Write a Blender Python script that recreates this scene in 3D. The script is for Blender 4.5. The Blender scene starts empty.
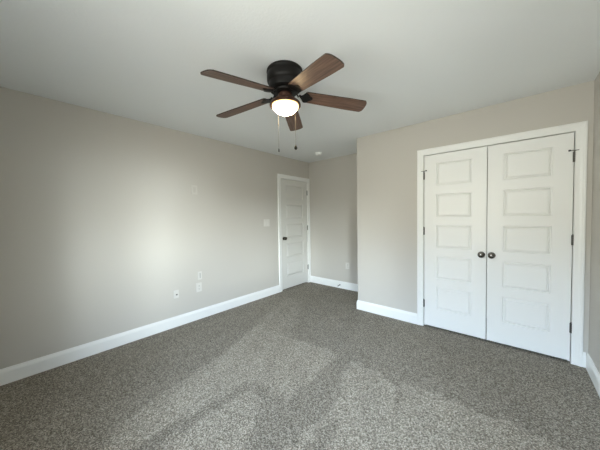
import bpy, bmesh, math
import numpy as np
from mathutils import Vector, Matrix
C = bpy.context.scene.collection
PI = math.pi

# ------------------------------------------------------------------ camera
YAW, PITCH, ROLL = 0.71575, 0.032256, -0.015574
cam_data = bpy.data.cameras.new('camera')
cam = bpy.data.objects.new('camera', cam_data)
C.objects.link(cam)
fw = Vector((-math.sin(YAW)*math.cos(PITCH), math.cos(YAW)*math.cos(PITCH), -math.sin(PITCH)))
r0 = Vector((math.cos(YAW), math.sin(YAW), 0))
u0 = r0.cross(fw)
r2 = r0*math.cos(ROLL) + u0*math.sin(ROLL)
u2 = -r0*math.sin(ROLL) + u0*math.cos(ROLL)
cam.matrix_world = Matrix(((r2.x, u2.x, -fw.x, 3.16457), (r2.y, u2.y, -fw.y, 0.42671),
                           (r2.z, u2.z, -fw.z, 1.33957), (0, 0, 0, 1)))
cam_data.sensor_width = 36.0
cam_data.lens = 246.167*36/600
cam_data.clip_start = 0.02
bpy.context.scene.camera = cam

# ------------------------------------------------------------------ world: overcast sky over trees and lawn
world = bpy.data.worlds.new('daylight')
bpy.context.scene.world = world
world.use_nodes = True
nt = world.node_tree
nt.nodes.clear()
wo = nt.nodes.new('ShaderNodeOutputWorld')
bg = nt.nodes.new('ShaderNodeBackground')
tc = nt.nodes.new('ShaderNodeTexCoord')
sx = nt.nodes.new('ShaderNodeSeparateXYZ')
mr = nt.nodes.new('ShaderNodeMapRange')
mr.inputs[1].default_value = -1
mr.inputs[2].default_value = 1
cr = nt.nodes.new('ShaderNodeValToRGB')
cr.color_ramp.elements[0].position = 0.0
cr.color_ramp.elements[0].color = (0.235, 0.235, 0.21, 1)
cr.color_ramp.elements[1].position = 1.0
cr.color_ramp.elements[1].color = (0.10, 0.12, 0.14, 1)
for pos, col in ((0.30, (0.37, 0.373, 0.34, 1)), (0.42, (0.57, 0.575, 0.52, 1)), (0.49, (0.48, 0.485, 0.44, 1)), (0.575, (0.39, 0.40, 0.36, 1)), (0.63, (0.90, 1.13, 1.40, 1)), (0.72, (0.84, 1.10, 1.42, 1)), (0.81, (0.20, 0.25, 0.31, 1))):
    e = cr.color_ramp.elements.new(pos)
    e.color = col
# brightness round the horizon: made-up bands, shaped to steer daylight onto the walls
sy = nt.nodes.new('ShaderNodeSeparateXYZ')
ng = nt.nodes.new('ShaderNodeMath')
ng.operation = 'MULTIPLY'
ng.inputs[1].default_value = -1
at2 = nt.nodes.new('ShaderNodeMath')
at2.operation = 'ARCTAN2'
az = nt.nodes.new('ShaderNodeMapRange')
az.inputs[1].default_value = -PI
az.inputs[2].default_value = PI
def az_ramp(stops):
    q = nt.nodes.new('ShaderNodeValToRGB')
    while len(q.color_ramp.elements) < len(stops):
        q.color_ramp.elements.new(0.5)
    for e, (deg, val) in zip(q.color_ramp.elements, stops):
        e.position = 0.5+deg/360
        e.color = (val/4, val/4, val/4, 1)
    nt.links.new(az.outputs[0], q.inputs[0])
    return q
ar = az_ramp(((-90, 0.05), (-65, 0.15), (-48, 1.0), (12, 1.0), (26, 1.1), (44, 1.0), (52, 0.6), (61, 0.5), (67, 0.7), (78, 0.7), (86, 0.10), (100, 0.05)))
gr = az_ramp(((-90, 0.05), (-65, 0.15), (-48, 1.0), (8, 1.0), (24, 0.65), (50, 0.5), (76, 0.5), (86, 0.10), (100, 0.05)))
up = nt.nodes.new('ShaderNodeMapRange')
up.interpolation_type = 'SMOOTHSTEP'
up.inputs[1].default_value = 0.58
up.inputs[2].default_value = 0.63
sg = nt.nodes.new('ShaderNodeMix')
sg.data_type = 'FLOAT'
nt.links.new(mr.outputs[0], up.inputs[0])
nt.links.new(up.outputs[0], sg.inputs[0])
nt.links.new(gr.outputs[0], sg.inputs[2])
nt.links.new(ar.outputs[0], sg.inputs[3])
nt.links.new(tc.outputs['Generated'], sy.inputs[0])
nt.links.new(sy.outputs['Y'], ng.inputs[0])
nt.links.new(sy.outputs['X'], at2.inputs[0])
nt.links.new(ng.outputs[0], at2.inputs[1])
nt.links.new(at2.outputs[0], az.inputs[0])
sk = nt.nodes.new('ShaderNodeMath')
sk.operation = 'MULTIPLY'
sk.inputs[1].default_value = 47.0*4
nt.links.new(sg.outputs[0], sk.inputs[0])
nt.links.new(sk.outputs[0], bg.inputs['Strength'])
nt.links.new(tc.outputs['Generated'], sx.inputs[0])
nt.links.new(sx.outputs['Z'], mr.inputs[0])
nt.links.new(mr.outputs[0], cr.inputs[0])
nt.links.new(cr.outputs[0], bg.inputs['Color'])
# two bright patches added low in the sky to light left wall and alcove
def sky_patch(azs, els):
    az_band = az_ramp(azs)
    el = nt.nodes.new('ShaderNodeValToRGB')
    while len(el.color_ramp.elements) < 4:
        el.color_ramp.elements.new(0.5)
    for e, p_, v_ in zip(el.color_ramp.elements, els, (0, 1, 1, 0)):
        e.position = p_
        e.color = (v_, v_, v_, 1)
    nt.links.new(mr.outputs[0], el.inputs[0])
    gm = nt.nodes.new('ShaderNodeMath')
    gm.operation = 'MULTIPLY'
    nt.links.new(az_band.outputs[0], gm.inputs[0])
    nt.links.new(el.outputs[0], gm.inputs[1])
    return gm
ga = sky_patch(((64, 0.0), (71, 2.2), (79, 2.2), (85, 0.0)), (0.455, 0.49, 0.585, 0.645))
gb_ = sky_patch(((26, 0.0), (32, 3.2), (42, 3.2), (48, 0.0)), (0.515, 0.54, 0.60, 0.65))
gadd = nt.nodes.new('ShaderNodeMath')
gadd.operation = 'ADD'
nt.links.new(ga.outputs[0], gadd.inputs[0])
nt.links.new(gb_.outputs[0], gadd.inputs[1])
gs = nt.nodes.new('ShaderNodeMath')
gs.operation = 'MULTIPLY'
gs.inputs[1].default_value = 4*42.0
nt.links.new(gadd.outputs[0], gs.inputs[0])
bg2 = nt.nodes.new('ShaderNodeBackground')
bg2.inputs['Color'].default_value = (0.96, 1.08, 1.11, 1)
nt.links.new(gs.outputs[0], bg2.inputs['Strength'])
addb = nt.nodes.new('ShaderNodeAddShader')
nt.links.new(bg.outputs[0], addb.inputs[0])
nt.links.new(bg2.outputs[0], addb.inputs[1])
nt.links.new(addb.outputs[0], wo.inputs['Surface'])

# the two windows, both out of the frame: one behind the camera (along x), one in the right wall (along y)
WX0, WX1, WZ0, WZ1 = 2.00, 2.92, 0.62, 2.05
RY0, RY1 = 0.15, 0.95
def portal(loc, rot, w, h):
    pl = bpy.data.lights.new('window_portal', 'AREA')
    pl.shape = 'RECTANGLE'
    pl.size, pl.size_y = w, h
    pl.cycles.is_portal = True
    po = bpy.data.objects.new('window_portal', pl)
    C.objects.link(po)
    po.location = loc
    po.rotation_euler = rot
portal(((WX0+WX1)/2, -0.05-0.13, (WZ0+WZ1)/2), (PI/2, 0, 0), WX1-WX0, WZ1-WZ0)
portal((3.6598+0.13, (RY0+RY1)/2, (WZ0+WZ1)/2), (PI/2, 0, PI/2), RY1-RY0, WZ1-WZ0)

vs = bpy.context.scene.view_settings
vs.view_transform = 'Standard'
vs.look = 'None'
vs.gamma = 1
vs.use_curve_mapping = False
vs.exposure = 0.0

# ------------------------------------------------------------------ materials
def mat(name, color, rough=0.5, metal=0.0, spec=0.5, bump=None, bump_scale=200, bump_dist=0.001):
    m = bpy.data.materials.new(name)
    m.use_nodes = True
    n = m.node_tree
    b = n.nodes['Principled BSDF']
    b.inputs['Base Color'].default_value = (*color, 1)
    b.inputs['Roughness'].default_value = rough
    b.inputs['Metallic'].default_value = metal
    b.inputs['Specular IOR Level'].default_value = spec
    if bump:
        t = n.nodes.new('ShaderNodeTexCoord')
        no = n.nodes.new('ShaderNodeTexNoise')
        no.inputs['Scale'].default_value = bump_scale
        no.inputs['Detail'].default_value = 3
        bp = n.nodes.new('ShaderNodeBump')
        bp.inputs['Strength'].default_value = bump
        bp.inputs['Distance'].default_value = bump_dist
        n.links.new(t.outputs['Object'], no.inputs['Vector'])
        n.links.new(no.outputs['Fac'], bp.inputs['Height'])
        n.links.new(bp.outputs[0], b.inputs['Normal'])
    return m

M = {}
M['wall'] = mat('greige_wall_paint', (0.555, 0.527, 0.476), 0.75, bump=0.15, bump_scale=160)
M['ceiling'] = mat('ceiling_paint', (0.84, 0.86, 0.86), 0.9, bump=0.35, bump_scale=70, bump_dist=0.003)
M['trim'] = mat('white_trim_paint', (0.87, 0.87, 0.84), 0.38)
M['plate'] = mat('white_plastic', (0.66, 0.64, 0.595), 0.4)
M['door'] = mat('shaded_white_door_paint', (0.71, 0.70, 0.66), 0.4)  # same white as the closet doors, darkened to paint in the alcove's dimness
M['painted'] = mat('painted_plate', (0.60, 0.575, 0.525), 0.5)
M['slot'] = mat('grey_slot', (0.35, 0.34, 0.32), 0.6)
M['dark'] = mat('dark_slot', (0.03, 0.03, 0.03), 0.6)
M['bronze'] = mat('oil_rubbed_bronze', (0.007, 0.006, 0.0055), 0.45, 0.0, 0.22)
M['glow_bronze'] = mat('glow_tinted_bronze', (0.075, 0.036, 0.024), 0.42, 0.45)  # brown bronze, lightened to stand in for bulb glow on the switch housing
M['nickel'] = mat('dark_satin_nickel', (0.16, 0.15, 0.135), 0.25, 1.0)
M['hinge'] = mat('aged_steel', (0.11, 0.105, 0.095), 0.4, 0.7)
M['rubber'] = mat('dark_rubber', (0.05, 0.05, 0.05), 0.7)
M['chain'] = mat('brass_bead_chain', (0.16, 0.145, 0.12), 0.4, 0.6)
M['glass'] = mat('window_sash_vinyl', (0.85, 0.85, 0.85), 0.4)

def wood_mat(name, c_dark, c_mid, c_light):
    m = bpy.data.materials.new(name)
    m.use_nodes = True
    n = m.node_tree
    b = n.nodes['Principled BSDF']
    t = n.nodes.new('ShaderNodeTexCoord')
    mp = n.nodes.new('ShaderNodeMapping')
    mp.inputs['Scale'].default_value = (3.0, 60.0, 10.0)
    no = n.nodes.new('ShaderNodeTexNoise')
    no.inputs['Scale'].default_value = 1.6
    no.inputs['Detail'].default_value = 6
    no.inputs['Distortion'].default_value = 0.6
    r = n.nodes.new('ShaderNodeValToRGB')
    r.color_ramp.elements[0].position = 0.30
    r.color_ramp.elements[0].color = (*c_dark, 1)
    r.color_ramp.elements[1].position = 0.72
    r.color_ramp.elements[1].color = (*c_light, 1)
    e = r.color_ramp.elements.new(0.5)
    e.color = (*c_mid, 1)
    n.links.new(t.outputs['Object'], mp.inputs['Vector'])
    n.links.new(mp.outputs[0], no.inputs['Vector'])
    n.links.new(no.outputs['Fac'], r.inputs[0])
    n.links.new(r.outputs[0], b.inputs['Base Color'])
    b.inputs['Roughness'].default_value = 0.42
    return m
M['wood'] = wood_mat('walnut_blade', (0.055, 0.028, 0.018), (0.115, 0.062, 0.041), (0.20, 0.115, 0.077))
M['wood_edge'] = mat('dark_blade_edge', (0.030, 0.016, 0.011), 0.5)

def lamp_mat():
    m = bpy.data.materials.new('lit_frosted_glass')
    m.use_nodes = True
    n = m.node_tree
    n.nodes.clear()
    o = n.nodes.new('ShaderNodeOutputMaterial')
    e = n.nodes.new('ShaderNodeEmission')
    t = n.nodes.new('ShaderNodeTexCoord')
    s = n.nodes.new('ShaderNodeSeparateXYZ')
    mr = n.nodes.new('ShaderNodeMapRange')
    mr.inputs[1].default_value = -0.075
    mr.inputs[2].default_value = 0.0
    r = n.nodes.new('ShaderNodeValToRGB')
    r.color_ramp.elements[0].color = (1.0, 0.80, 0.50, 1)
    r.color_ramp.elements[1].color = (0.035, 0.022, 0.008, 1)
    e1 = r.color_ramp.elements.new(0.5)
    e1.color = (0.80, 0.60, 0.34, 1)
    e1 = r.color_ramp.elements.new(0.85)
    e1.color = (0.10, 0.066, 0.028, 1)
    n.links.new(t.outputs['Object'], s.inputs[0])
    n.links.new(s.outputs['Z'], mr.inputs[0])
    n.links.new(mr.outputs[0], r.inputs[0])
    n.links.new(r.outputs[0], e.inputs['Color'])
    e.inputs['Strength'].default_value = 42.0
    n.links.new(e.outputs[0], o.inputs['Surface'])
    return m
M['lamp'] = lamp_mat()

def carpet_mat():
    m = bpy.data.materials.new('grey_flecked_carpet')
    m.use_nodes = True
    n = m.node_tree
    b = n.nodes['Principled BSDF']
    t = n.nodes.new('ShaderNodeTexCoord')
    def noise(scale, detail, rough=0.6):
        q = n.nodes.new('ShaderNodeTexNoise')
        q.inputs['Scale'].default_value = scale
        q.inputs['Detail'].default_value = detail
        q.inputs['Roughness'].default_value = rough
        n.links.new(t.outputs['Object'], q.inputs['Vector'])
        return q
    vo = n.nodes.new('ShaderNodeTexVoronoi')
    vo.inputs['Scale'].default_value = 175
    n.links.new(t.outputs['Object'], vo.inputs['Vector'])
    sc = n.nodes.new('ShaderNodeSeparateColor')
    n.links.new(vo.outputs['Color'], sc.inputs[0])
    fine = noise(260, 2, 0.7)
    mxf = n.nodes.new('ShaderNodeMix')
    mxf.data_type = 'FLOAT'
    mxf.inputs[0].default_value = 0.35
    n.links.new(sc.outputs[0], mxf.inputs[2])
    n.links.new(fine.outputs['Fac'], mxf.inputs[3])
    r = n.nodes.new('ShaderNodeValToRGB')
    cols = ((0.18, (0.085, 0.073, 0.057)), (0.42, (0.160, 0.142, 0.115)), (0.60, (0.225, 0.201, 0.165)), (0.85, (0.40, 0.362, 0.303)))
    r.color_ramp.elements[0].position = cols[0][0]
    r.color_ramp.elements[0].color = (*cols[0][1], 1)
    r.color_ramp.elements[1].position = cols[3][0]
    r.color_ramp.elements[1].color = (*cols[3][1], 1)
    for p_, c_ in cols[1:3]:
        e = r.color_ramp.elements.new(p_)
        e.color = (*c_, 1)
    n.links.new(mxf.outputs[0], r.inputs[0])
    at = n.nodes.new('ShaderNodeAttribute')
    at.attribute_name = 'nap'
    broad = noise(2.6, 3)
    a1 = n.nodes.new('ShaderNodeMath')
    a1.operation = 'MULTIPLY_ADD'
    a1.inputs[1].default_value = 0.38
    a1.inputs[2].default_value = 1.17
    n.links.new(at.outputs['Fac'], a1.inputs[0])
    a2 = n.nodes.new('ShaderNodeMath')
    a2.operation = 'MULTIPLY_ADD'
    a2.inputs[1].default_value = 0.30
    n.links.new(broad.outputs['Fac'], a2.inputs[0])
    n.links.new(a1.outputs[0], a2.inputs[2])
    vm = n.nodes.new('ShaderNodeVectorMath')
    vm.operation = 'SCALE'
    n.links.new(r.outputs[0], vm.inputs[0])
    n.links.new(a2.outputs[0], vm.inputs['Scale'])
    n.links.new(vm.outputs[0], b.inputs['Base Color'])
    b.inputs['Roughness'].default_value = 0.95
    b.inputs['Specular IOR Level'].default_value = 0.1
    bp = n.nodes.new('ShaderNodeBump')
    bp.inputs['Strength'].default_value = 0.8
    bp.inputs['Distance'].default_value = 0.005
    n.links.new(mxf.outputs[0], bp.inputs['Height'])
    n.links.new(bp.outputs[0], b.inputs['Normal'])
    return m
M['carpet'] = carpet_mat()

# ------------------------------------------------------------------ mesh helpers
def obj(name, bm, m, parent=None, smooth=False, matrix=None):
    bmesh.ops.recalc_face_normals(bm, faces=bm.faces[:])
    me = bpy.data.meshes.new(name)
    bm.to_mesh(me)
    bm.free()
    if smooth:
        for p in me.polygons:
            p.use_smooth = True
        me.set_sharp_from_angle(angle=math.radians(35))
    for k in (m if isinstance(m, (list, tuple)) else [m]):
        me.materials.append(k)
    o = bpy.data.objects.new(name, me)
    C.objects.link(o)
    if parent:
        o.parent = parent
    if matrix is not None:
        o.matrix_local = matrix
    return o

def tag(o, label=None, cat=None, group=None, kind=None):
    if label: o['label'] = label
    if cat: o['category'] = cat
    if group: o['group'] = group
    if kind: o['kind'] = kind
    return o

def thing(name, label, cat, loc=(0, 0, 0), rotz=0.0, group=None, kind=None):
    o = bpy.data.objects.new(name, None)
    o.empty_display_size = 0.05
    C.objects.link(o)
    o.location = loc
    o.rotation_euler = (0, 0, rotz)
    return tag(o, label, cat, group, kind)

def box(bm, x0, x1, y0, y1, z0, z1, bevel=0.0, seg=2):
    vs_ = [bm.verts.new(p) for p in ((x0, y0, z0), (x1, y0, z0), (x1, y1, z0), (x0, y1, z0),
                                     (x0, y0, z1), (x1, y0, z1), (x1, y1, z1), (x0, y1, z1))]
    fs = [bm.faces.new([vs_[i] for i in q]) for q in
          ((3, 2, 1, 0), (4, 5, 6, 7), (0, 1, 5, 4), (1, 2, 6, 5), (2, 3, 7, 6), (3, 0, 4, 7))]
    if bevel:
        es = list({e for f in fs for e in f.edges})
        bmesh.ops.bevel(bm, geom=es, offset=bevel, segments=seg, affect='EDGES', profile=0.5)

def lathe(bm, prof, n=32, mtx=None):
    """profile of (r, z) turned round z"""
    mtx = mtx or Matrix()
    rings = []
    for r, z in prof:
        if r < 1e-6:
            rings.append([bm.verts.new(mtx @ Vector((0, 0, z)))])
        else:
            rings.append([bm.verts.new(mtx @ Vector((r*math.cos(2*PI*i/n), r*math.sin(2*PI*i/n), z))) for i in range(n)])
    for a, b in zip(rings, rings[1:]):
        for i in range(n):
            j = (i+1) % n
            if len(a) == 1 and len(b) == 1: break
            if len(a) == 1: bm.faces.new((a[0], b[j], b[i]))
            elif len(b) == 1: bm.faces.new((a[i], a[j], b[0]))
            else: bm.faces.new((a[i], a[j], b[j], b[i]))
    for q in (rings[0], rings[-1]):
        if len(q) > 1:
            try: bm.faces.new(q)
            except ValueError: pass

def tube(bm, pts, r, n=8):
    pts = [Vector(p) for p in pts]
    rings = []
    for i, p in enumerate(pts):
        d = (pts[min(i+1, len(pts)-1)] - pts[max(i-1, 0)]).normalized()
        a = d.orthogonal().normalized() if i == 0 else (a0 - d*a0.dot(d)).normalized()
        a0 = a
        b = d.cross(a)
        rings.append([bm.verts.new(p + (a*math.cos(2*PI*k/n) + b*math.sin(2*PI*k/n))*r) for k in range(n)])
    for A, B in zip(rings, rings[1:]):
        for k in range(n):
            bm.faces.new((A[k], A[(k+1) % n], B[(k+1) % n], B[k]))
    bm.faces.new(rings[0][::-1])
    bm.faces.new(rings[-1])

def sweep(bm, rings):
    """join closed rings of equal length, capped at both ends"""
    R = [[bm.verts.new(p) for p in ring] for ring in rings]
    n = len(R[0])
    for A, B in zip(R, R[1:]):
        for k in range(n):
            bm.faces.new((A[k], A[(k+1) % n], B[(k+1) % n], B[k]))
    bm.faces.new(R[0][::-1])
    bm.faces.new(R[-1])

# ------------------------------------------------------------------ room dimensions (metres)
H = 2.4388
XR = 3.6598            # right wall
YW = -0.05             # window wall behind the camera
YC = 3.6194            # closet front
YA = 4.3662            # alcove wall (also the back of the closet)
XE = 1.4755            # end of the closet partition
CX0, CW_ = 2.3533, 1.201   # closet opening
EY0, EY1 = 3.5477, 4.2929  # entry door opening
DH = 2.04
T = 0.12
CAS = 0.07
BH, BT = 0.1307, 0.015

def struct(name, bm, m, label, cat, smooth=False):
    return tag(obj(name, bm, m, smooth=smooth), label, cat, kind='structure')

# floor: carpet with vacuum marks in its nap
NAP = [
 [(1.23,.82),(1.15,1.07),(1.02,1.64),(.76,2.36),(1.3,2.37),(1.66,2.44),(1.9,2.45),(1.92,1.97),(1.93,1.63),(1.84,1.68),(1.65,1.67),(1.5,1.62),(1.53,1.41),(1.5,1.09),(1.49,.81),(1.46,.64)],
 [(1.58,.89),(1.6,1.18),(1.62,1.6),(1.78,1.57),(1.9,1.38),(1.98,1.23),(2.06,1.08),(1.64,.73)],
 [(2.19,1.4),(2.21,1.87),(2.21,1.99),(2.1,2.12),(2.05,2.4),(2.31,2.43),(2.48,2.32),(2.67,1.81),(2.73,1.65),(2.43,1.39),(2.33,1.69),(2.28,1.84),(2.27,1.64),(2.25,1.45),(2.22,1.19)],
 [(2.49,2.41),(2.69,2.45),(2.96,2.45),(3.3,2.45),(3.41,2.35),(2.82,1.72),(2.75,1.66),(2.66,1.88)],
]
def poly_sd(px, py, P):
    d = np.full(px.shape, 1e9)
    inside = np.zeros(px.shape, bool)
    for (x0, y0), (x1, y1) in zip(P, P[1:]+P[:1]):
        ex, ey = x1-x0, y1-y0
        t = np.clip(((px-x0)*ex + (py-y0)*ey)/(ex*ex+ey*ey), 0, 1)
        d = np.minimum(d, np.hypot(px-x0-t*ex, py-y0-t*ey))
        if ey != 0:
            c = ((y0 > py) != (y1 > py)) & (px < ex*(py-y0)/ey + x0)
            inside ^= c
    return np.where(inside, d, -d)

gx = np.arange(-1.0, XR+0.14, 0.02)
gy = np.arange(-0.17, YA+0.14, 0.02)
nx, ny = len(gx), len(gy)
GX, GY = np.meshgrid(gx, gy)
verts = [(float(x), float(y), 0.0) for y in gy for x in gx]
faces = [(j*nx+i, j*nx+i+1, (j+1)*nx+i+1, (j+1)*nx+i) for j in range(ny-1) for i in range(nx-1)]
me = bpy.data.meshes.new('floor')
me.from_pydata(verts, [], faces)
wob = 0.012*np.sin(GX*31+3*np.sin(GY*17)) + 0.012*np.sin(GY*27+2.4*np.sin(GX*23+1))
nap = np.zeros(GX.shape)
for P in NAP:
    s = np.clip((poly_sd(GX+wob, GY-wob, P)+0.016)/0.032, 0, 1)
    nap = np.maximum(nap, s*s*(3-2*s))
SOFT = [(1.03,1.63),(0.87,2.06),(0.62,2.66),(0.36,3.3),(0.53,3.4),(0.8,3.08),(1.3,2.37),(1.13,2.46),(1.17,2.06),(1.28,1.75),(1.39,1.37),(1.3,1.06),(1.23,0.99)]
s = np.clip((poly_sd(GX+wob, GY-wob, SOFT)+0.06)/0.10, 0, 1)
nap = np.maximum(nap, 0.55*s)
across = GX*0.92 + GY*0.38 + 0.05*np.sin(GY*2.3+GX)
nap += 0.13*np.clip(2.2*np.sin(across*2*PI/0.31), -1, 1)*np.clip(nap+0.35, 0, 1)
nap += 0.10*np.sin(GX*6.0 + 1.3*np.sin(GY*2.1)) * (0.5+0.5*np.sin(GY*1.7+GX))
attr = me.attributes.new('nap', 'FLOAT', 'POINT')
attr.data.foreach_set('value', nap.ravel().astype(np.float32))
me.materials.append(M['carpet'])
fl = bpy.data.objects.new('floor', me)
C.objects.link(fl)
tag(fl, 'grey flecked wall to wall carpet with vacuum marks', 'carpet', kind='structure')

bm = bmesh.new()
box(bm, -1.0, XR+T, YW-T, YA+T, H, H+0.1)
struct('ceiling', bm, M['ceiling'], 'flat white textured ceiling above the room', 'ceiling')

bm = bmesh.new()
box(bm, -T, 0, YW-T, EY0-0.02, 0, H)
box(bm, -T, 0, EY1+0.02, YA+T, 0, H)
box(bm, -T, 0, EY0-0.02, EY1+0.02, DH+0.02, H)
struct('wall_left', bm, M['wall'], 'long greige wall on the left with the entry door at its far end', 'wall')

bm = bmesh.new()
box(bm, XR, XR+T, YW-T, RY0, 0, H)
box(bm, XR, XR+T, RY1, YA+T, 0, H)
box(bm, XR, XR+T, RY0, RY1, 0, WZ0)
box(bm, XR, XR+T, RY0, RY1, WZ1, H)
struct('wall_right', bm, M['wall'], 'greige wall at the right edge beside the closet casing', 'wall')

bm = bmesh.new()
box(bm, 0, XR, YA, YA+T, 0, H)
struct('wall_alcove', bm, M['wall'], 'short greige wall at the end of the alcove by the entry door', 'wall')

bm = bmesh.new()
PT = 0.115
box(bm, XE, CX0-0.02, YC, YC+PT, 0, H)
box(bm, CX0+CW_+0.02, XR, YC, YC+PT, 0, H)
box(bm, CX0-0.02, CX0+CW_+0.02, YC, YC+PT, DH+0.02, H)
box(bm, XE, XE+PT, YC+PT, YA, 0, H)
struct('wall_closet', bm, M['wall'], 'greige closet partition wall around the white double doors', 'wall')

bm = bmesh.new()
box(bm, 0, WX0, YW-T, YW, 0, H)
box(bm, WX1, XR, YW-T, YW, 0, H)
box(bm, WX0, WX1, YW-T, YW, 0, WZ0)
box(bm, WX0, WX1, YW-T, YW, WZ1, H)
struct('wall_window', bm, M['wall'], 'greige wall with the window, opposite the closet', 'wall')

bm = bmesh.new()     # dark hall behind the entry door
box(bm, -1.0, -0.95, 3.2, YA+T, 0, H)
box(bm, -0.95, -T, 3.2, 3.25, 0, H)
box(bm, -0.95, -T, YA+0.05, YA+T, 0, H)
struct('wall_hall', bm, M['wall'], 'hall walls hidden behind the closed entry door', 'wall')

# ------------------------------------------------------------------ trim
BASE_PROF = [(0, 0), (BT, 0), (BT, BH-0.032), (BT-0.002, BH-0.029), (BT-0.002, BH-0.024), (BT-0.0045, BH-0.018),
             (BT-0.008, BH-0.010), (BT-0.009, BH-0.002), (BT-0.0105, BH), (0, BH)]
def baseboard(name, path, label):
    """path of floor points; the board stands on the left side of the path"""
    P = [Vector(p).to_3d() for p in path]
    rings = []
    for i, p in enumerate(P):
        ns = []
        if i > 0: d = (p-P[i-1]).normalized(); ns.append(Vector((-d.y, d.x, 0)))
        if i < len(P)-1: d = (P[i+1]-p).normalized(); ns.append(Vector((-d.y, d.x, 0)))
        nn = ns[0] if len(ns) == 1 else (ns[0]+ns[1])/(1+ns[0].dot(ns[1]))
        rings.append([p + nn*a + Vector((0, 0, z)) for a, z in BASE_PROF])
    bm = bmesh.new()
    sweep(bm, rings)
    return struct(name, bm, M['trim'], label, 'baseboard')

baseboard('baseboard_left', [(0, EY0-CAS-0.003), (0, YW)], 'tall white baseboard along the long left wall')
baseboard('baseboard_alcove', [(XE, YA), (0.0, YA)], 'white baseboard across the alcove wall with a door stop on it')
baseboard('baseboard_closet', [(CX0-CAS-0.003, YC), (XE, YC), (XE, YA-BT)], 'white baseboard wrapping the outer corner left of the closet')
baseboard('baseboard_corner', [(XR-BT, YC), (CX0+CW_+CAS+0.003, YC)], 'stub of white baseboard between closet casing and right wall')
baseboard('baseboard_right', [(XR, YW), (XR, YC)], 'white baseboard along the right wall')
baseboard('baseboard_window', [(0, YW), (XR, YW)], 'white baseboard under the window')

CAS_PROF = [(0, 0), (0, 0.009), (0.004, 0.012), (0.010, 0.011), (0.030, 0.012), (0.046, 0.015), (0.052, 0.018), (0.066, 0.018), (CAS, 0.015), (CAS, 0)]
def casing(name, W, mtx, label, jamb_d):
    """mitred casing round an opening of width W and height DH, local x across, -y out of the wall"""
    g = 0.003
    bm = bmesh.new()
    rings = []
    for k in range(4):
        ring = []
        for u, v in CAS_PROF:
            u = u + g
            x, z = ((-u, 0), (-u, DH+u), (W+u, DH+u), (W+u, 0))[k]
            ring.append(mtx @ Vector((x, -v, z)))
        rings.append(ring)
    sweep(bm, rings)
    b2 = bmesh.new()
    box(b2, -0.02, -g, 0, jamb_d, 0, DH+0.02)
    box(b2, W+g, W+0.02, 0, jamb_d, 0, DH+0.02)
    box(b2, -g, W+g, 0, jamb_d, DH+g, DH+0.02)
    box(b2, -g, 0.012, 0.040, 0.052, 0, DH+g)          # door stop strips
    box(b2, W-0.012, W+g, 0.040, 0.052, 0, DH+g)
    box(b2, 0.012, W-0.012, 0.040, 0.052, DH-0.012, DH+g)
    b2.transform(mtx)
    tmp = bpy.data.meshes.new('tmp')
    b2.to_mesh(tmp)
    b2.free()
    bm.from_mesh(tmp)
    bpy.data.meshes.remove(tmp)
    return struct(name, bm, M['trim'], label, 'door casing')

M_CL = Matrix.Translation((CX0, YC, 0))
M_EN = Matrix.Translation((0, EY0, 0)) @ Matrix.Rotation(PI/2, 4, 'Z')
casing('trim_1', EY1-EY0, M_EN, 'white moulded casing around the single entry door', T)
casing('trim_2', CW_, M_CL, 'white moulded casing around the closet double doors', PT)

# ------------------------------------------------------------------ doors
LINED = ((0, 0), (0.004, 0.009), (0.007, 0.009), (0.019, 0.001), (0.021, 0.009), (0.0255, 0.009), (0.0275, 0.001), (0.029, 0.0005))
RAISED = ((0, 0), (0.002, 0.017), (0.004, 0.017), (0.036, 0.001), (0.040, 0.0))
def door_slab_bm(w, z0, z1, t, px0, px1, panels, steps=LINED):
    """slab with moulded panels on its front (-y) face; panels = list of (zb, zt)"""
    bm = bmesh.new()
    xs = [0, px0, px1, w]
    zs = [z0] + [z for p in sorted(panels) for z in p] + [z1]
    V = {}
    def v(x, y, z):
        k = (round(x, 5), round(y, 5), round(z, 5))
        if k not in V: V[k] = bm.verts.new((x, y, z))
        return V[k]
    for i in range(3):
        for j in range(len(zs)-1):
            xa, xb, za, zb = xs[i], xs[i+1], zs[j], zs[j+1]
            if i == 1 and j % 2 == 1:
                prev = None
                for off, dep in steps:
                    q = [v(xa+off, dep, za+off), v(xb-off, dep, za+off), v(xb-off, dep, zb-off), v(xa+off, dep, zb-off)]
                    if prev:
                        for k in range(4):
                            bm.faces.new((prev[k], prev[(k+1) % 4], q[(k+1) % 4], q[k]))
                    prev = q
                bm.faces.new(prev)
            else:
                bm.faces.new((v(xa, 0, za), v(xb, 0, za), v(xb, 0, zb), v(xa, 0, zb)))
    back = [v(0, t, z0), v(w, t, z0), v(w, t, z1), v(0, t, z1)]
    bm.faces.new(back[::-1])
    for i in range(3):
        bm.faces.new((v(xs[i], 0, z0), v(xs[i+1], 0, z0), v(xs[i+1], t, z0) if i == 2 else bm.verts.new((xs[i+1], t, z0)),
                      v(xs[i], t, z0) if i == 0 else bm.verts.new((xs[i], t, z0))))
        bm.faces.new((v(xs[i], 0, z1), v(xs[i+1], 0, z1), v(xs[i+1], t, z1) if i == 2 else bm.verts.new((xs[i+1], t, z1)),
                      v(xs[i], t, z1) if i == 0 else bm.verts.new((xs[i], t, z1))))
    for x in (0, w):
        bm.faces.new([v(x, 0, z) for z in zs] + [v(x, t, z1), v(x, t, z0)])
    return bm

PANELS = [(1.675-0.3585*k, 1.937-0.3585*k) for k in range(5)]

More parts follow.
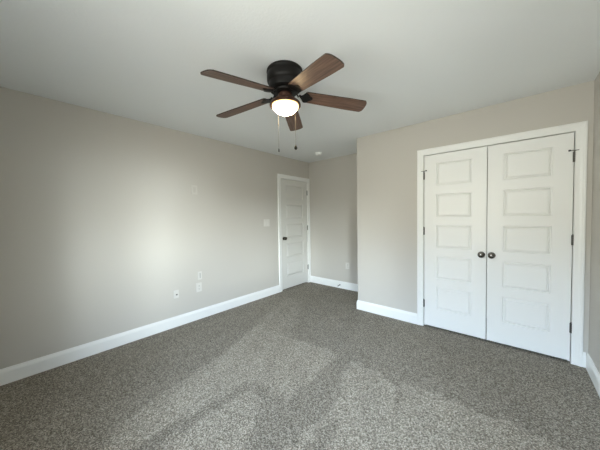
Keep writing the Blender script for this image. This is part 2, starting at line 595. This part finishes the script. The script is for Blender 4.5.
def knob_bm(dirm):
    bm = bmesh.new()
    lathe(bm, [(0.0, 0), (0.031, 0), (0.032, 0.004), (0.027, 0.008), (0.013, 0.010), (0.011, 0.026), (0.016, 0.032), (0.026, 0.038),
               (0.0295, 0.047), (0.027, 0.056), (0.018, 0.062), (0.0, 0.064)], 28, dirm)
    return bm
OUT = Matrix.Rotation(PI/2, 4, 'X')       # local z -> -y (out of the door face)

def hinge(parent, x, z, stop=0, lab=False):
    """knuckle barrel standing at the edge of the slab, with small leaf plates"""
    bm = bmesh.new()
    for k in range(5):
        lathe(bm, [(0, 0), (0.0065, 0.0), (0.0065, 0.0172), (0, 0.0172)], 12, Matrix.Translation((x, -0.006, z-0.045+0.018*k)))
    lathe(bm, [(0, 0), (0.0045, 0), (0.006, 0.004), (0.003, 0.008), (0, 0.008)], 12, Matrix.Translation((x, -0.006, z+0.045)))
    box(bm, x-0.010, x+0.010, -0.0035, -0.0005, z-0.044, z+0.044)
    h = obj('hinge', bm, M['hinge'], parent, True)
    if stop:
        b = bmesh.new()
        zz = z+0.050
        lathe(b, [(0, 0), (0.009, 0), (0.009, 0.005), (0, 0.005)], 14, Matrix.Translation((x, -0.006, zz)))
        tube(b, [(x, -0.008, zz+0.003), (x+stop*0.030, -0.030, zz+0.003)], 0.0035, 10)
        tube(b, [(x, -0.008, zz+0.003), (x-stop*0.024, -0.022, zz+0.003)], 0.003, 10)
        obj('hinge_stop', b, M['hinge'], h, True)
        b = bmesh.new()
        lathe(b, [(0, 0), (0.007, 0), (0.0075, 0.010), (0.005, 0.013), (0, 0.013)], 14,
              Matrix.Translation((x+stop*0.028, -0.0285, zz+0.003)) @ Vector((stop*0.8, -0.6, 0)).to_track_quat('Z', 'Y').to_matrix().to_4x4())
        obj('rubber_tip', b, M['rubber'], h, True)
    return h

HW = CW_/2
for idx, (x0, nm, lb, kx, hx, hz, st) in enumerate((
    (0.0, 'door_2', 'left leaf of the white five-panel closet double door, hinged beside the narrow wall', 0.556, -0.0015, (1.805, 1.15, 0.28), 1),
    (HW, 'door_3', 'right leaf of the white five-panel closet double door, hinged beside the right wall', 0.041, HW+0.0015, (1.825, 1.10, 0.32), -1))):
    d = thing(nm, lb, 'door', (CX0+x0, YC, 0), kind='structure')
    w = HW-0.006
    off = 0.003
    bm = door_slab_bm(w, 0.022, DH-0.004, 0.035, 0.1265, w-0.1265, PANELS)
    bm.transform(Matrix.Translation((off, 0.002, 0)))
    obj('door_panel', bm, M['trim'], d)
    bm = knob_bm(Matrix.Translation((kx, 0.002, 0.916)) @ OUT)
    tag(obj('door_knob', bm, M['nickel'], d, True), 'round dark metal knob at the meeting edge')
    for i, z in enumerate(hz):
        hinge(d, hx, z, st if i == 0 else 0)

EW = EY1-EY0
d = thing('door_1', 'white single five-panel entry door in the alcove corner', 'door', (0, EY0, 0), PI/2, kind='structure')
bm = door_slab_bm(EW-0.004, 0.022, DH-0.004, 0.035, 0.13, EW-0.134, PANELS, RAISED)
bm.transform(Matrix.Translation((0.002, 0.002, 0)))
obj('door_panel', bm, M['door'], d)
bm = knob_bm(Matrix.Translation((0.065, 0.002, 0.955)) @ OUT)
tag(obj('door_knob', bm, M['nickel'], d, True), 'round dark metal knob')
for z in (1.82, 1.12, 0.32):
    hinge(d, EW, z)

# ------------------------------------------------------------------ window behind the camera
def window(name, label, loc, rotz, ww, wh):
    wn = thing(name, label, 'window', loc, rotz, kind='structure')
    bm = bmesh.new()
    for x0, x1, z0, z1 in ((-ww/2-0.07, -ww/2, -0.09, wh+0.07), (ww/2, ww/2+0.07, -0.09, wh+0.07), (-ww/2, ww/2, wh, wh+0.07), (-ww/2, ww/2, -0.09, -0.02)):
        box(bm, x0, x1, 0, 0.016, z0, z1)
    obj('window_casing', bm, M['trim'], wn)
    bm = bmesh.new()
    box(bm, -ww/2-0.09, ww/2+0.09, -0.06, 0.045, -0.02, 0.0, 0.004)
    obj('window_sill', bm, M['trim'], wn)
    bm = bmesh.new()
    for x0, x1, z0, z1 in ((-ww/2, -ww/2+0.04, 0, wh), (ww/2-0.04, ww/2, 0, wh), (-0.045, 0.045, 0, wh), (-ww/2, ww/2, 0, 0.04), (-ww/2, ww/2, wh-0.04, wh)):
        box(bm, x0, x1, -0.115, -0.06, z0, z1)
    obj('window_frame', bm, M['glass'], wn)
    for s in (-1, 1):
        xa, xb = (-ww/2+0.04, -0.045) if s < 0 else (0.045, ww/2-0.04)
        for z0, z1, yy in ((0.04, wh/2+0.02, -0.085), (wh/2-0.02, wh-0.04, -0.11)):
            bm = bmesh.new()
            for q in ((xa, xa+0.035, z0, z1), (xb-0.035, xb, z0, z1), (xa+0.035, xb-0.035, z0, z0+0.035), (xa+0.035, xb-0.035, z1-0.035, z1)):
                box(bm, q[0], q[1], yy-0.012, yy+0.012, q[2], q[3])
            obj('sash', bm, M['glass'], wn)
window('window_1', 'white sash window that lights the room, opposite the closet', ((WX0+WX1)/2, YW, WZ0), 0, WX1-WX0, WZ1-WZ0)
window('window_2', 'white sash window in the right wall near its back corner', (XR, (RY0+RY1)/2, WZ0), PI/2, RY1-RY0, WZ1-WZ0)

# ------------------------------------------------------------------ ceiling fan
FX, FY = 1.855, 1.785
fan = thing('ceiling_fan', 'five-blade dark bronze ceiling fan with walnut blades and a lit bowl light', 'ceiling fan', (FX, FY, H))
def zf(z): return z-H
bm = bmesh.new()
lathe(bm, [(0.0, zf(H)), (0.128, zf(H)), (0.134, zf(2.432)), (0.135, zf(2.420)), (0.131, zf(2.414)), (0.131, zf(2.404)), (0.134, zf(2.398)),
           (0.134, zf(2.362)), (0.131, zf(2.350)), (0.122, zf(2.342)), (0.1205, zf(2.305)), (0.117, zf(2.296)), (0.105, zf(2.288)), (0.0, zf(2.288))], 48)
obj('motor_housing', bm, M['bronze'], fan, True)
bm = bmesh.new()
lathe(bm, [(0.0, zf(2.288)), (0.088, zf(2.288)), (0.091, zf(2.282)), (0.088, zf(2.271)), (0.060, zf(2.268)), (0.0, zf(2.268))], 40)
obj('flywheel', bm, M['bronze'], fan, True)
bm = bmesh.new()
lathe(bm, [(0.0, zf(2.268)), (0.048, zf(2.268)), (0.053, zf(2.262)), (0.054, zf(2.236)), (0.062, zf(2.226)), (0.0, zf(2.226))], 36)
obj('switch_housing', bm, M['glow_bronze'], fan, True)
bm = bmesh.new()
lathe(bm, [(0.0, zf(2.228)), (0.062, zf(2.228)), (0.088, zf(2.218)), (0.107, zf(2.203)), (0.116, zf(2.188)), (0.117, zf(2.178)), (0.112, zf(2.175)),
           (0.108, zf(2.184)), (0.0, zf(2.190))], 44)
obj('light_pan', bm, M['glow_bronze'], fan, True)
bm = bmesh.new()
prof = [(0.099*math.cos(a), -0.072*math.sin(a)) for a in [i*PI/2/12 for i in range(12)]] + [(0, -0.072)]
lathe(bm, [(0.0, 0.002), (0.099, 0.002)] + prof, 40)
gb = obj('glass_bowl', bm, M['lamp'], fan, True, Matrix.Translation((0, 0, zf(2.186))))
tag(gb, 'glowing frosted glass bowl')

BZ = 2.268
DROOP = -0.102
GRX, GRY = -0.0324, 0.0512
BPITCH = math.radians(-12)
R0, R1 = 0.150, 0.645
def blade_bm():
    out = []
    N = 14
    hw = lambda x: 0.056 + 0.010*min(1, (x-R0)/0.35)
    top = []
    # outline: rounded corners root, gently curved tip
    pts = []
    for i in range(7):                     # root corner lower
        a = PI + (PI/2)*i/6
        pts.append((R0+0.020+0.020*math.cos(a), -hw(R0)+0.020+0.020*math.sin(a)))
    for i in range(1, N):
        x = R0+0.02+(R1-0.026-R0-0.02)*i/N
        pts.append((x, -hw(x)))
    for i in range(-8, 9):
        s = i/8
        y = s*hw(R1)
        x = R1 - 0.016*abs(s)**6 - 0.008*s*s
        pts.append((x, y))
    for i in range(N-1, 0, -1):
        x = R0+0.02+(R1-0.026-R0-0.02)*i/N
        pts.append((x, hw(x)))
    for i in range(7):
        a = PI/2 + (PI/2)*i/6
        pts.append((R0+0.020+0.020*math.cos(a), hw(R0)-0.020+0.020*math.sin(a)))
    bm = bmesh.new()
    t = 0.0035
    lo = [bm.verts.new((x, y, -t)) for x, y in pts]
    hi = [bm.verts.new((x, y, t)) for x, y in pts]
    bm.faces.new(lo[::-1])
    bm.faces.new(hi)
    for i in range(len(pts)):
        f = bm.faces.new((lo[i], lo[(i+1) % len(pts)], hi[(i+1) % len(pts)], hi[i]))
        f.material_index = 1
    return bm
def iron_bm(slope):
    """arm from the flywheel out and down to a plate under the blade root"""
    bm = bmesh.new()
    tp = math.tan(BPITCH)
    def plate(x, y, dz):
        k = max(0, min(1, (x-0.105)/0.04))
        return (x, y, dz + y*tp*k)
    def strip(path, th):
        rings = []
        for x, z, w in path:
            rings.append([plate(x, -w, z-th), plate(x, w, z-th), plate(x, w, z), plate(x, -w, z)])
        sweep(bm, [[Vector(q) for q in r_] for r_ in rings])
    zt = 2.276-BZ
    strip([(0.070, zt-slope*0.07, 0.016), (0.088, zt-slope*0.088, 0.014), (0.100, zt-0.010, 0.011), (0.112, 0.006, 0.012), (0.124, -0.003, 0.016),
           (0.134, -0.005, 0.030), (0.144, -0.0045, 0.044), (0.156, -0.0042, 0.050), (0.168, -0.0042, 0.048), (0.178, -0.0042, 0.038), (0.190, -0.0042, 0.022), (0.205, -0.0042, 0.012), (0.212, -0.0042, 0.006)], 0.005)
    for x, y in ((0.160, -0.034), (0.160, 0.034), (0.198, 0.0)):
        q = plate(x, y, -0.009)
        lathe(bm, [(0, -0.003), (0.004, -0.002), (0.005, 0.0), (0, 0.0)], 10, Matrix.Translation(q))
    return bm
blade_mesh = None
for k in range(5):
    a = math.radians(123.93+72*k)
    s = GRX*math.cos(a)+GRY*math.sin(a)+DROOP-(0.028 if k == 0 else 0)
    base = Matrix.Translation((0, 0, zf(BZ))) @ Matrix.Rotation(a, 4, 'Z') @ Matrix.Rotation(-math.atan(s), 4, 'Y')
    bl = base @ Matrix.Rotation(BPITCH, 4, 'X')
    if blade_mesh is None:
        b = obj('blade', blade_bm(), [M['wood'], M['wood_edge']], fan, False, bl)
        blade_mesh = b.data
    else:
        b = bpy.data.objects.new('blade', blade_mesh)
        C.objects.link(b)
        b.parent = fan
        b.matrix_local = bl
    obj('blade_iron', iron_bm(s), M['bronze'], fan, True, base)

cr_, cf_ = Vector((0.755, 0.656, 0)), Vector((-0.656, 0.755, 0))
for lat, dep, zb, kind in ((-0.062, 0.102, 1.862, 'slim'), (0.073, 0.095, 1.875, 'drop')):
    p = cr_*lat + cf_*dep
    top = p.normalized()*0.1
    bm = bmesh.new()
    tube(bm, [(top.x, top.y, zf(2.205)), (p.x*1.0, p.y*1.0, zf(2.19)), (p.x, p.y, zf(2.10)), (p.x, p.y, zf(zb+0.02))], 0.0012, 6)
    if kind == 'slim':
        lathe(bm, [(0, 0), (0.004, 0.004), (0.004, 0.010), (0, 0.014)], 10, Matrix.Translation((p.x, p.y, zf(2.068))))
    ch = obj('pull_chain', bm, M['chain'], fan, True)
    bm = bmesh.new()
    if kind == 'slim':
        lathe(bm, [(0, 0), (0.004, 0.001), (0.0045, 0.010), (0.003, 0.026), (0, 0.028)], 14, Matrix.Translation((p.x, p.y, zf(zb))))
        tag(obj('chain_bob', bm, M['bronze'], ch, True), 'slim dark metal end')
    else:
        lathe(bm, [(0, 0), (0.006, 0.002), (0.0115, 0.009), (0.012, 0.016), (0.008, 0.027), (0.004, 0.036), (0, 0.044)], 18, Matrix.Translation((p.x, p.y, zf(zb))))
        tag(obj('chain_bob', bm, M['bronze'], ch, True), 'dark teardrop pull')

# ------------------------------------------------------------------ smoke detector
sd = thing('smoke_detector', 'small round white smoke detector on the ceiling near the alcove', 'smoke detector', (0.62, 3.87, H))
bm = bmesh.new()
lathe(bm, [(0, 0), (0.060, 0), (0.060, -0.012), (0.052, -0.016), (0.050, -0.034), (0.042, -0.041), (0, -0.043)], 32)
obj('cover', bm, M['trim'], sd, True)
bm = bmesh.new()
for k in range(16):
    a = 2*PI*k/16
    b2 = Matrix.Rotation(a, 4, 'Z')
    vs0 = len(bm.verts)
    box(bm, 0.0490, 0.0504, -0.006, 0.006, -0.026, -0.017)
    bm.verts.ensure_lookup_table()
    for v_ in bm.verts[vs0:]: v_.co = b2 @ v_.co
tag(obj('vent_slot', bm, M['dark'], sd), 'dark slots around the rim')

# ------------------------------------------------------------------ wall plates (local x across, -y out of wall)
ROT_L = PI/2
def plate_bm(w, h, t=0.006):
    bm = bmesh.new()
    box(bm, -w/2, w/2, -t, 0, -h/2, h/2, 0.003)
    return bm
def receptacles(parent):
    for s in (-1, 1):
        bm = bmesh.new()
        box(bm, -0.016, 0.016, -0.0085, -0.005, s*0.0195-0.014, s*0.0195+0.014, 0.0025)
        rc = obj('receptacle', bm, M['plate'], parent)
        bm = bmesh.new()
        for x in (-0.006, 0.006):
            box(bm, x-0.0012, x+0.0012, -0.0089, -0.008, s*0.0195-0.002, s*0.0195+0.007)
        box(bm, -0.0022, 0.0022, -0.0089, -0.008, s*0.0195-0.010, s*0.0195-0.006)
        obj('slots', bm, M['dark'], rc)
def screw(parent, x, z):
    bm = bmesh.new()
    lathe(bm, [(0, 0), (0.003, 0), (0.0025, 0.0012), (0, 0.0014)], 10, Matrix.Translation((x, -0.006, z)) @ OUT)
    obj('screw', bm, M['plate'], parent, True)

o = thing('wall_outlet', 'white duplex outlet low on the left wall, under the narrow cover', 'outlet', (0, 1.99, 0.425), ROT_L, 'duplex wall outlets')
obj('plate', plate_bm(0.078, 0.120), M['plate'], o)
receptacles(o)
screw(o, 0, 0)

o = thing('wall_outlet', 'white duplex outlet on the alcove wall above the door stop', 'outlet', (0.875, YA, 0.435), 0, 'duplex wall outlets')
obj('plate', plate_bm(0.076, 0.118), M['plate'], o)
receptacles(o)
screw(o, 0, 0)

o = thing('cable_plate', 'small white plate with a black cable jack, lowest on the left wall', 'cable jack', (0, 1.695, 0.405), ROT_L)
obj('plate', plate_bm(0.066, 0.100), M['plate'], o)
bm = bmesh.new()
lathe(bm, [(0, 0), (0.009, 0), (0.009, 0.004), (0.006, 0.004), (0.006, 0.012), (0, 0.012)], 14, Matrix.Translation((0.006, -0.006, -0.006)) @ OUT)
tag(obj('jack', bm, M['dark'], o, True), 'black round jack')
screw(o, 0, 0.035)
screw(o, 0, -0.035)

o = thing('cover_plate', 'narrow white cover with a slot, just above the outlet on the left wall', 'wall plate', (0, 2.005, 0.580), ROT_L)
obj('plate', plate_bm(0.056, 0.108, 0.009), M['plate'], o)
bm = bmesh.new()
box(bm, -0.002, 0.008, -0.0105, -0.008, -0.034, 0.034, 0.001)
tag(obj('slot', bm, M['slot'], o), 'grey vertical slot')

o = thing('media_plate', 'wall coloured plate mounted high on the left wall', 'wall plate', (0, 1.965, 1.716), ROT_L)
obj('plate', plate_bm(0.080, 0.120, 0.008), M['painted'], o)
bm = bmesh.new()
box(bm, -0.017, 0.017, -0.009, -0.005, -0.034, 0.034, 0.002)
obj('insert', bm, M['wall'], o)
screw(o, 0, 0.048)
screw(o, 0, -0.048)

o = thing('light_switch', 'two gang light switch on the left wall beside the entry door', 'light switch', (0, 3.205, 1.252), ROT_L)
obj('plate', plate_bm(0.128, 0.122), M['plate'], o)
for x in (-0.024, 0.024):
    bm = bmesh.new()
    box(bm, x-0.0165, x+0.0165, -0.009, -0.005, -0.033, 0.033, 0.002)
    rk = obj('rocker', bm, M['plate'], o)

# spring door stop on the alcove baseboard
o = thing('door_stop', 'small dark spring door stop sticking out of the alcove baseboard', 'door stop', (0.72, YA-BT, 0.062))
bm = bmesh.new()
lathe(bm, [(0, 0), (0.011, 0), (0.010, 0.005), (0.005, 0.008), (0, 0.008)], 16, OUT)
obj('base', bm, M['bronze'], o, True)
bm = bmesh.new()
pts = []
for i in range(14*10+1):
    a = 2*PI*i/10
    pts.append((0.0052*math.cos(a), -0.006-0.058*i/140, 0.0052*math.sin(a)-0.006*(i/140)**2))
tube(bm, pts, 0.0014, 5)
obj('spring', bm, M['bronze'], o, True)
bm = bmesh.new()
lathe(bm, [(0, 0), (0.008, 0), (0.0085, 0.008), (0.006, 0.012), (0, 0.012)], 14, Matrix.Translation((0, -0.063, -0.006)) @ OUT)
obj('rubber_tip', bm, M['rubber'], o, True)
